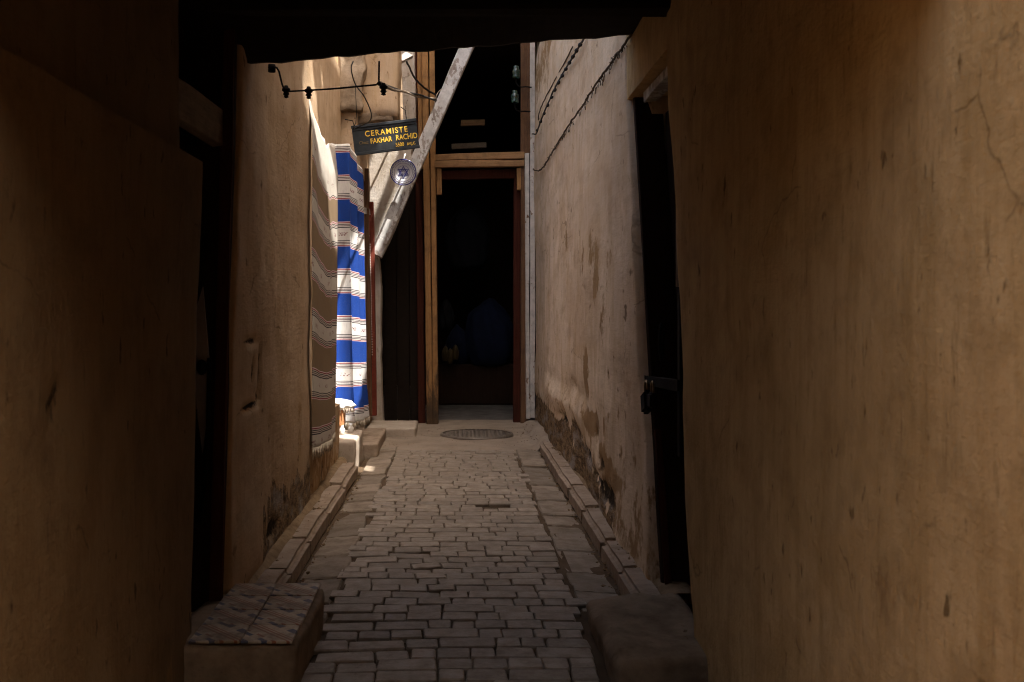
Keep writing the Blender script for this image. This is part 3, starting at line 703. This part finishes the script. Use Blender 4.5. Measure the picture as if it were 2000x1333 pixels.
# ------------------------------------------------------------------ doors
ld = thing('house_door', 'dark recessed wooden door behind the tiled doorstep', 'door', (-1.2, 4.4, .2))
def boxp(p, name, mat, x0, x1, y0, y1, z0, z1, bevel=.006):
    m = MB(); m.box(x0, x1, y0, y1, z0, z1); return child(m.build(name, mat, p, bevel=bevel), p)
for k in range(5): boxp(ld, 'board', 'wood_dark', -1.325, -1.29, 3.86 + .19 * k, 4.045 + .19 * k, .16, 2.9)
child(plank('jamb', 'wood_dark', ld, (-1.20, 4.515, .12), (-1.20, 4.795, 2.85), .275, .03), ld)
child(plank('jamb', 'wood_red', ld, (-1.088, 4.488, .12), (-1.088, 4.768, 2.85), .055, .022), ld)
boxp(ld, 'jamb', 'wood_red', -1.29, -1.2, 3.95, 4.03, .18, 2.75)
child(plank('lintel_board', 'pale_board', ld, (-1.17, 4.05, 2.36), (-1.13, 4.70, 2.345), .17, .05, side=(0, 0, 1)), ld)
LY = 4.53
def slab_poly(name, mat, pix, Y, d):
    m = MB(); m.prism([(at(a, b, Y).x, at(a, b, Y).z) for a, b in pix], Y, Y + d); return child(m.build(name, mat, ld), ld)
slab_poly('metal_plate', 'grey_paint', [(396, 560), (408, 700), (405, 800), (395, 885), (384, 800), (380, 700), (384, 600)], LY, .012)
m = MB(); m.lathe([(0, .02), (.018, .016), (.024, 0), (.018, -.01), (0, -.01)], 16, Matrix.Translation(at(394, 718, LY - .012)) @ Matrix.Rotation(math.radians(90), 4, 'X') @ Matrix.Scale(1.5, 4, (0, 1, 0))); child(m.build('knocker', 'iron', ld), ld)
m = MB(); m.tube([at(409, 700, LY - .01), at(406, 860, LY - .012), at(394, 1003, LY - .012)], .010, 6); child(m.build('pull_strap', 'iron', ld), ld)
m = MB(); m.tube([at(381, 800, LY - .01), at(385, 900, LY - .012), at(393, 1003, LY - .012)], .010, 6); child(m.build('pull_strap', 'iron', ld), ld)
m = MB(); m.lathe([(0, .03), (.02, .022), (.027, 0), (.02, -.022), (0, -.03)], 12, Matrix.Translation(at(393.5, 1010, LY - .014))); child(m.build('pull_knob', 'iron', ld), ld)

rd = thing('plank_door', 'black recessed plank door with rough frame above the dusty step', 'door', (1.2, 4.9, .15))
for k in range(6): boxp(rd, 'board', 'wood_dark', 1.20, 1.235, 4.20 + .255 * k, 4.45 + .255 * k, .13, 2.62)
child(plank('jamb', 'wood_dark', rd, (1.115, 4.985, .08), (1.115, 5.815, 2.74), .165, .03), rd)
child(plank('jamb', 'wood_red', rd, (1.052, 4.955, .08), (1.052, 5.20, .86), .035, .022), rd)


child(plank('lintel', 'wood_grey', rd, (1.10, 4.3, 2.69), (1.09, 5.60, 2.68), .05, .08, side=(0, 0, 1)), rd)
m = MB(); m.tube([(1.11, 4.93, 2.66), (1.105, 4.92, 2.0), (1.10, 4.90, 1.6)], .022, 8); child(m.build('grey_pipe', 'grey_paint', rd), rd)
m = MB(); m.box(1.105, 1.13, 4.93, 4.99, .75, 1.85); child(m.build('iron_bar', 'iron', rd, bevel=.006), rd)
child(plank('hasp', 'iron', rd, (1.06, 4.75, 1.12), (1.02, 5.5, 1.10), .05, .012, side=(0, 0, 1)), rd)
m = MB(); m.tube([(1.0 + .03 * math.cos(a) * .6, 4.86 + .045 * math.cos(a), 1.33 + .09 * math.sin(a)) for a in [i * math.pi / 8 for i in range(17)]], .007, 6, False); child(m.build('door_ring', 'iron', rd), rd)
pl = thing('padlock', 'dark padlock hanging from the hasp of the plank door', 'padlock', (1.005, 5.27, 1.07))
m = MB(); m.box(-.026, .022, -.06, .06, -.13, -.02); o = m.build('lock_body', 'iron', pl, bevel=.012, seg=2)
m = MB(); m.tube([(0, .038 * math.cos(a), -.02 + .06 * math.sin(a)) for a in [i * math.pi / 8 for i in range(9)]], .008, 8); m.build('shackle', 'brass', pl)
pl.rotation_euler = (math.radians(-18), 0, 0)
pl2 = thing('padlock', 'smaller brass shackled padlock beside the dark one on the plank door', 'padlock', (.995, 5.06, 1.085))
m = MB(); m.box(-.02, .02, -.045, .045, -.10, -.02); m.build('lock_body', 'iron', pl2, bevel=.01, seg=2)
m = MB(); m.tube([(0, .03 * math.cos(a), -.02 + .055 * math.sin(a)) for a in [i * math.pi / 8 for i in range(9)]], .007, 8); m.build('shackle', 'brass', pl2)

# ------------------------------------------------------------------ curtains
def curtain_mat(name, band, period, phase, white=(.64, .615, .575), top=9.):
    q = NT(name, .95, .08)
    s = q.n('ShaderNodeSeparateXYZ'); q.l(q.tc.outputs['UV'], s.inputs[0]); u, v = s.outputs[0], s.outputs[1]
    f = q.math('FRACT', q.math('ADD', q.math('DIVIDE', v, period), phase))
    r = q.n('ShaderNodeValToRGB'); r.color_ramp.interpolation = 'CONSTANT'; q.l(f, r.inputs[0])
    red = (.24, .035, .04); blk = (.035, .022, .025); pink = (.72, .55, .55)
    dk = (.09, .055, .055)
    grp = [(0, band), (.395, pink), (.408, red), (.428, white), (.444, blk), (.460, white), (.476, dk), (.492, white), (.508, blk), (.526, white),
           (.792, blk), (.810, white), (.826, dk), (.842, white), (.858, blk), (.874, white), (.890, red), (.910, pink), (.922, band)]
    el = r.color_ramp.elements
    while len(el) > 1: el.remove(el[0])
    el[0].position = 0; el[0].color = (*grp[0][1], 1)
    for p, c in grp[1:]: e = el.new(p); e.color = (*c, 1)
    col = r.outputs[0]
    col = q.mix(q.math('GREATER_THAN', v, top), col, white)
    cell = q.math('FLOOR', q.math('ADD', q.math('DIVIDE', v, period), phase))
    # small woven motifs in the middle of the white bands
    fu = q.math('FRACT', q.math('ADD', q.math('DIVIDE', u, .34), q.math('MULTIPLY', cell, .37)))
    inb = q.math('MULTIPLY', q.math('GREATER_THAN', f, .625), q.math('LESS_THAN', f, .70))
    chk = q.n('ShaderNodeTexChecker'); q.l(q.tc.outputs['UV'], chk.inputs[0]); chk.inputs['Scale'].default_value = 75
    mot = q.math('MULTIPLY', inb, q.math('MULTIPLY', q.math('LESS_THAN', fu, .26), q.math('GREATER_THAN', q.noise(q.co('UV', (60, 30, 1)), 1.0, 1), .47)))
    col = q.mix(q.math('MULTIPLY', mot, chk.outputs[1]), col, (.16, .025, .035))
    # weave: fine vertical threads and faint lighter flecks
    th = q.noise(q.co('UV', (420, 14, 1)), 1., 3, .6); fl = q.noise(q.co('UV', (150, 320, 1)), 1., 2, .6)
    col = q.mix(q.ramp(th, .45, .75, 0, .35), col, (.03, .03, .05))
    col = q.mix(q.ramp(fl, .58, .75, 0, .16), col, (.72, .70, .70))
    return q.out(col, q.math('ADD', th, fl), .35, .003)
M['curtain_brown'] = curtain_mat('brown_striped_weave', (.24, .165, .095), .437, .5705, (.55, .495, .42), 2.14)
M['curtain_blue'] = curtain_mat('blue_striped_weave', (.012, .052, .27), .467, .628)
def curtain(name, mat, nu, nv, pos, width, height, label):
    """pos(s, t) -> world point, s along the width, t up"""
    root = thing(name, label, 'curtain', pos(.5, 0))
    vs = []; uv = []; fs = []
    for j in range(nv + 1):
        for i in range(nu + 1):
            s = i / nu; t = j / nv; vs.append(pos(s, t)); uv.append((s * width, t * height))
    w = nu + 1
    for j in range(nv):
        for i in range(nu): fs.append((j * w + i, j * w + i + 1, (j + 1) * w + i + 1, (j + 1) * w + i))
    me = bpy.data.meshes.new('cloth'); me.from_pydata(vs, [], fs); me.update()
    ul = me.uv_layers.new(name='UVMap')
    for lp in me.loops: ul.data[lp.index].uv = uv[lp.vertex_index]
    for p in me.polygons: p.use_smooth = True
    o = link('cloth', me, mat, root); child(o, root)
    sd = o.modifiers.new('thick', 'SOLIDIFY'); sd.thickness = .005
    fr = MB()
    for i in range(int(width / .012)):
        s = (i + .5) / int(width / .012); p = pos(s, 0); q = p + Vector((R.uniform(-.008, .008), R.uniform(-.008, .008), -R.uniform(.05, .085)))
        fr.tube([p + Vector((0, 0, .004)), p.lerp(q, .5) + Vector((R.uniform(-.004, .004), 0, 0)), q], [.0035, .003, .002], 4)
    child(fr.build('fringe', 'fringe', root), root)
    return root
def pos1(s, t):
    Y = 7.02 + 1.30 * s; ztop = 3.02 - .16 * s - .10 * math.sin(s * math.pi) + .012 * math.sin(s * 24); zb = .50 - .05 * s
    z = zb + (ztop - zb) * t
    sag = .05 * math.sin(math.pi * s) * (.4 + .6 * t)
    x = -1.035 + .045 * math.sin(s * 2.6 + .4) * (1 - .3 * t) + .009 * math.sin(s * 13 + t * 1.1) * (1.05 - .6 * t) + .01 * fbm(s * 5, t * 3, 1)
    x += .05 * clamp((s - .75) / .25) * (.3 + t) * .6 - .03 * clamp((t - .9) / .1)
    return Vector((x, Y, z - sag * .6))
curtain('curtain', 'curtain_brown', 60, 90, pos1, 1.35, 2.6, 'brown and cream striped curtain hanging nearest, half in shade')
def pos2(s, t):
    zb = .345; ztop = 3.12
    if s < .36: k = s / .36; x = -1.26 + .205 * k; Y = 9.86 + .04 * k
    else:
        k = (s - .36) / .64; x = -1.055 + .06 * k; Y = 9.90 + .86 * k
    sag = (.10 * k * (2 - k) * .9 if s >= .36 else 0)
    x += .028 * math.sin(s * 23 + t * 1.6) * (1.2 - t * .7) + .008 * fbm(s * 6, t * 4, 3); Y += -.034 * math.sin(s * 19 + t * 2) * (1.1 - .5 * t)
    if s >= .36: x += .03 * math.sin(k * math.pi) * (1 - t)
    fl = .05 * clamp((.12 - t) / .12)
    z = zb + (ztop - zb) * t - sag * (.25 + .75 * t) - .10 * clamp((t - .9) / .1) * (s >= .36) * k
    return Vector((x + fl * .4, Y - fl * .3, z))
curtain('curtain', 'curtain_blue', 70, 110, pos2, .98, 2.78, 'blue and white striped curtain in bright sun behind the brown one')

# small stool with a white cushion on the sunlit step
stl = thing('stool', 'small clay coloured stool with turned feet and a white cushion on the sunlit step', 'stool', at(664, 846, 9.7))
m = MB(); m.box(-.10, .045, -.10, .10, .075, .235, .004); m.build('seat_box', 'clay', stl, bevel=.012)
for fx, fy in ((-.07, -.08), (.03, -.08), (.10, .05), (-.07, .08)):
    m = MB(); m.lathe([(0, .085), (.018, .085), (.014, .07), (.028, .045), (.030, .03), (.020, .012), (.026, 0), (0, 0)], 14, Matrix.Translation((fx, fy, 0))); m.build('turned_foot', 'clay' if fx < 0 else 'white_cloth', stl)
cu = sack('cushion', 'white_cloth', (0, 0, 0), .155, .14, .06, None, None, 2., .1)
cu.parent = stl; cu.location = (-.02, 0, .275)
fr = MB()
for i in range(40):
    a = 2 * math.pi * i / 40; p = Vector((-.02 + .15 * math.cos(a), .135 * math.sin(a), .25)); fr.tube([p, p + Vector((R.uniform(-.01, .01), R.uniform(-.01, .01), -.045))], .004, 4)
fr.build('cushion_fringe', 'fringe', stl)

# ------------------------------------------------------------------ sign, plate
SY = 10.5
sg = thing('shop_sign', 'black hanging signboard with yellow painted lettering above the curtains', 'sign', at(753, 268.5, SY))
sg.rotation_euler = (0, math.radians(-7.2), math.radians(2))
sw, sh = .685, .315
m = MB(); m.box(-sw / 2, sw / 2, -.008, .008, -sh / 2, sh / 2); m.build('board', 'sign_black', sg, bevel=.002)
for z, n in ((sh / 2 - .014, 'rail'), (-sh / 2 + .014, 'rail')):
    m = MB(); m.box(-sw / 2 - .004, sw / 2 + .004, -.02, -.009, z - .016, z + .016); m.build(n, 'sign_black', sg, bevel=.004)
m = MB(); m.box(-sw / 2 + .012, sw / 2 - .012, -.0125, -.0085, .098, .106); m.build('groove_strip', 'iron', sg)
def text(body, x, z, size, mat, align='LEFT', sx=1., name='lettering', sp=1.):
    c = bpy.data.curves.new('t', 'FONT'); c.body = body; c.size = size; c.extrude = .0012; c.align_x = align; c.space_character = sp; c.offset = .0009
    o = bpy.data.objects.new('t', c); COL.objects.link(o)
    dg = bpy.context.evaluated_depsgraph_get(); me = bpy.data.meshes.new_from_object(o.evaluated_get(dg)); bpy.data.objects.remove(o)
    for v in me.vertices: v.co = Vector((v.co.x * sx, -v.co.z, v.co.y))
    r = link(name, me, mat, sg); r.location = (x, -.0105, z); return r
text('CERAMISTE', .015, .030, .083, 'sign_yellow', 'CENTER', .92, sp=1.22)
text('Chez:', -.285, -.045, .044, 'sign_faded', 'LEFT')
text('FAKHAR', -.165, -.050, .074, 'sign_yellow', 'LEFT', .82)
text('RACHID', .105, -.047, .080, 'sign_yellow', 'LEFT', .78)
text('5500', .095, -.114, .056, 'sign_yellow', 'LEFT', .8)
text('AV.J.C.', .215, -.112, .040, 'sign_yellow', 'LEFT', .82)
hook = MB(); hook.tube([(-sw / 2 + .03, 0, sh / 2), (-sw / 2 + .02, .02, sh / 2 + .06), (-sw / 2 - .06, .05, sh / 2 + .09)], .005, 6); hook.build('hanger', 'iron', sg); hook = MB(); hook.tube([(sw / 2 - .1, 0, sh / 2), (sw / 2 - .1, .1, sh / 2 + .12), (sw / 2 - .14, .3, sh / 2 + .2)], .005, 6); hook.build('hanger', 'iron', sg)

pt = thing('plate', 'blue and white glazed plate with a six pointed star hanging on the diagonal beam', 'plate', at(788, 337, 11.93))
pt.rotation_euler = (math.radians(90 + 6), 0, math.radians(-3))
m = MB(); m.lathe([(0, -.004), (.075, 0), (.085, .006), (.118, .018), (.152, .026), (.158, .022), (.152, .012), (.09, -.012), (0, -.016)], 48); m.build('dish', 'glaze', pt)
def ring(r0, r1, z0, z1, n=48):
    m = MB(); m.lathe([(r0, z0), (r1, z1), (r1, z1 + .0012), (r0, z0 + .0012), (r0, z0)], n); return m
ring(.146, .159, .0262, .0268).build('rim_band', 'glaze_blue', pt)
ring(.108, .111, .0160, .0170).build('ring_line', 'glaze_blue', pt)
ring(.076, .079, .0022, .0034).build('ring_line', 'glaze_blue', pt)
ring(.018, .023, -.0005, .0).build('ring_line', 'glaze_blue', pt)
pm = MB()
def seg(a, b, w, z): 
    a = Vector((*a, 0)); b = Vector((*b, 0)); d = (b - a).normalized(); n = Vector((-d.y, d.x, 0)) * w / 2
    q = [a + n, b + n, b - n, a - n]; pm.add([(v.x, v.y, z) for v in q] + [(v.x, v.y, z + .0012) for v in q], [(3, 2, 1, 0), (4, 5, 6, 7), (0, 1, 5, 4), (1, 2, 6, 5), (2, 3, 7, 6), (3, 0, 4, 7)])
for r_, w in ((.072, .006), (.058, .0035)):
    for o_ in (0, 1):
        p = [(r_ * math.cos(math.radians(90 + 60 * o_ + 120 * k)), r_ * math.sin(math.radians(90 + 60 * o_ + 120 * k))) for k in range(3)]
        for k in range(3): seg(p[k], p[(k + 1) % 3], w, .0012 + .0006 * o_)
for k in range(12):
    a = math.radians(30 * k); seg((.028 * math.cos(a), .028 * math.sin(a)), (.040 * math.cos(a + .2), .040 * math.sin(a + .2)), .004, .001)
for k in range(24):
    a = 2 * math.pi * k / 24; b2 = 2 * math.pi * (k + .5) / 24; c2 = 2 * math.pi * (k + 1) / 24
    seg((.126 * math.cos(a), .126 * math.sin(a)), (.140 * math.cos(b2), .140 * math.sin(b2)), .005, .0235); seg((.140 * math.cos(b2), .140 * math.sin(b2)), (.126 * math.cos(c2), .126 * math.sin(c2)), .005, .0235)
pm.build('star_pattern', 'glaze_blue', pt)
m = MB(); m.tube([(0, .15, -.0), (.012, .185, -.01), (.02, .22, -.03)], .008, 6); m.build('hanging_strap', 'white_cloth', pt)

# ------------------------------------------------------------------ rod, wires, insulators, cord
RY = 5.35
rod = thing('hanging_rod', 'thin black iron rod hung below the passage roof with knotted clips', 'rod', at(560, 180, RY))
m = MB(); m.tube([at(528, 128, RY), at(541, 133, RY), at(545, 140, RY), at(551, 165, RY), at(556, 177, RY), at(566, 179, RY), at(650, 174, RY), at(735, 166, RY), at(740, 160, RY), at(740.5, 120, RY)], .005, 8); child(m.build('bar', 'iron', rod), rod)
for px, py in ((559, 178), (603, 180), (749, 173)):
    m = MB(); p = at(px, py, RY)
    m.lathe([(0, .03), (.010, .028), (.012, .018), (.022, .012), (.022, .0), (.012, -.006), (.018, -.018), (.010, -.026), (.014, -.034), (0, -.04)], 10, Matrix.Translation(p)); child(m.build('clip', 'iron', rod), rod)
m = MB(); m.lathe([(0, .02), (.02, .02), (.02, -.02), (0, -.02)], 10, Matrix.Translation(at(531, 134, RY))); child(m.build('socket', 'iron', rod), rod)

def wire(name, pts, r, mat, label, cat='cable', group=None, n=6, sub=6, wob=0):
    pts = [Vector(p) for p in pts]; out = []
    ext = [pts[0] * 2 - pts[1]] + pts + [pts[-1] * 2 - pts[-2]]
    for i in range(1, len(ext) - 2):
        a, b, c, d = ext[i - 1:i + 3]
        for k in range(sub):
            t = k / sub; out.append(.5 * ((2 * b) + (c - a) * t + (2 * a - 5 * b + 4 * c - d) * t * t + (3 * b - a - 3 * c + d) * t ** 3))
    out.append(pts[-1])
    if wob: out = [p + noise.noise_vector(p * 14) * wob for p in out]
    m = MB(); m.tube(out, r, n); return tag(m.build(name, mat), label, cat, group)
wire('cable', [at(740, 164, 5.36), at(765, 172, 7.0), at(790, 180, 9), at(820, 186, 11), at(852, 197, 12.05)], .011, 'cable', 'thick black cable of the twisted pair running from the rod to the beam')
wire('cable', [at(742, 162, 5.38), at(768, 176, 7.1), at(792, 180, 9), at(818, 190, 11), at(853, 193, 12.05)], .010, 'cable_pale', 'pale dusty cable twisted along the thick black one')
wire('cable', [at(690, 120, 9.2), at(686, 135, 9.2), at(694, 165, 9.3), at(712, 190, 9.4), at(725, 222, 9.6), at(721, 238, 9.9), at(705, 246, 10.2), at(692, 252, 10.4)], .006, 'cable', 'thin dark wire looping down to the left end of the sign')
wire('cable', [at(694, 165, 9.9), at(695.5, 200, 9.9), at(696, 225, 10), at(694, 242, 10.2), at(688, 252, 10.4)], .004, 'cable', 'very thin wire falling straight beside the looping one')
wire('cable', [at(790, 112, 11.6), at(798, 128, 11.7), at(806, 146, 11.9), at(816, 160, 12.2), at(833, 175, 12.5), at(852, 186, 12.6)], .013, 'cable', 'black cable sagging from the overhang to the timber posts', wob=.004)
wire('cable', [at(862, 175, 12.1), at(855, 182, 12.05), at(850, 195, 12.02), at(847, 210, 12.0), at(841, 222, 12.0)], .006, 'cable_pale', 'pale loop of cable hanging over the diagonal beam')
# on the right wall
def rw(px, py, off=.0):                                  # point on the right wall face
    Y = F * (1.0 - off) / (px - HX); return Vector((1.0 - off, Y, EYE - (py - HY) * Y / F))
cd = wire('cord', [rw(1142, 72, .03), rw(1131, 92, .03), rw(1112, 122, .03), rw(1090, 160, .03), rw(1072, 198, .03), rw(1058, 232, .03), rw(1049, 258, .03), rw(1046, 262, .03), at(1040, 262, 12.62)], .009, 'cable', 'thick knotted black cord slanting along the pale wall to the gateway', 'cord', wob=.006)
kn = MB(); kn.lathe([(0, .024), (.013, .014), (.018, 0), (.012, -.014), (0, -.022)], 8); kme = kn.mesh('knot'); kme.materials.append(M['cable'])
for i in range(13):
    t = i / 12; p = rw(1133 - 84 * t, 88 + 168 * t - 10 * math.sin(t * 3), .035); o = bpy.data.objects.new('knot', kme); COL.objects.link(o); o.parent = cd; o.location = p; o.rotation_euler = (R.random(), R.random(), R.random())
wire('wire', [rw(1118, 92, .012), rw(1100, 128, .012), rw(1082, 160, .012), rw(1066, 190, .012), rw(1054, 218, .012), rw(1051, 235, .012)], .007, 'rope', 'thin brown wire above the knotted cord on the pale wall', 'wire', wob=.006)
rope = wire('rope', [rw(1232, 68, .02), rw(1216, 92, .02), rw(1190, 128, .02), rw(1160, 172, .02), rw(1130, 218, .02), rw(1100, 262, .02), rw(1075, 304, .02), rw(1060, 328, .02), rw(1050, 334, .02), at(1041, 330, 12.6)], .008, 'rope', 'frayed brown rope slanting across the pale wall below the knotted cord', 'rope', wob=.012, sub=10)
fz = MB()
for i in range(110):
    t = R.random(); p = rw(1222 - 160 * t, 84 + 240 * t, .02); fz.tube([p, p + Vector((R.uniform(-.02, .005), R.uniform(-.08, .08), R.uniform(-.05, .03)))], .0028, 4)
tag(fz.build('frayed_fibres', 'rope', rope), kind='stuff')
for px, py, nm in ((1008, 142, 'upper'), (1005.5, 190, 'lower')):
    p = at(px, py, 12.55); ins = thing('insulator', nm + ' green glass insulator on a hooked pin beside the gateway post', 'insulator', p, 'green glass insulators')
    m = MB(); m.lathe([(0, .085), (.03, .082), (.038, .065), (.03, .048), (.05, .03), (.055, .0), (.045, -.03), (.05, -.05), (.052, -.07), (.03, -.072), (0, -.06)], 18); m.build('bell', 'glass', ins)
    m = MB(); m.tube([(0, 0, -.06), (.0, 0, -.13), (.02, 0, -.165), (.06, 0, -.185), (.12, .02, -.175), (.20, .1, -.165)], .008, 8); m.build('pin', 'iron', ins)

# manhole cover
mh = thing('manhole_cover', 'round studded iron manhole cover set in the cement before the gateway', 'manhole cover', (.235, 11.62, .016))
m = MB(); m.lathe([(0, .0), (.40, .0), (.405, -.02)], 48); m.build('disc', 'metal_grey', mh)
m = MB(); m.lathe([(.40, .010), (.425, .010), (.43, -.02), (.40, -.02), (.40, .010)], 48); m.build('ring', 'metal_grey', mh)
sd = MB()
for i in range(-8, 9):
    for j in range(-8, 9):
        x, y = i * .048, j * .048
        if x * x + y * y < .385 ** 2:
            a = .015; d = .006 if (i + j) % 2 else -.006
            sd.add([(x - a, y - a + d, 0), (x + a, y - a - d, 0), (x + a, y + a - d, 0), (x - a, y + a + d, 0), (x - a * .6, y - a * .6, .009), (x + a * .6, y - a * .6, .009), (x + a * .6, y + a * .6, .009), (x - a * .6, y + a * .6, .009)],
                   [(4, 5, 6, 7), (0, 1, 5, 4), (1, 2, 6, 5), (2, 3, 7, 6), (3, 0, 4, 7)])
tag(sd.build('studs', 'metal_grey', mh), kind='stuff')
print('bricks', nb)
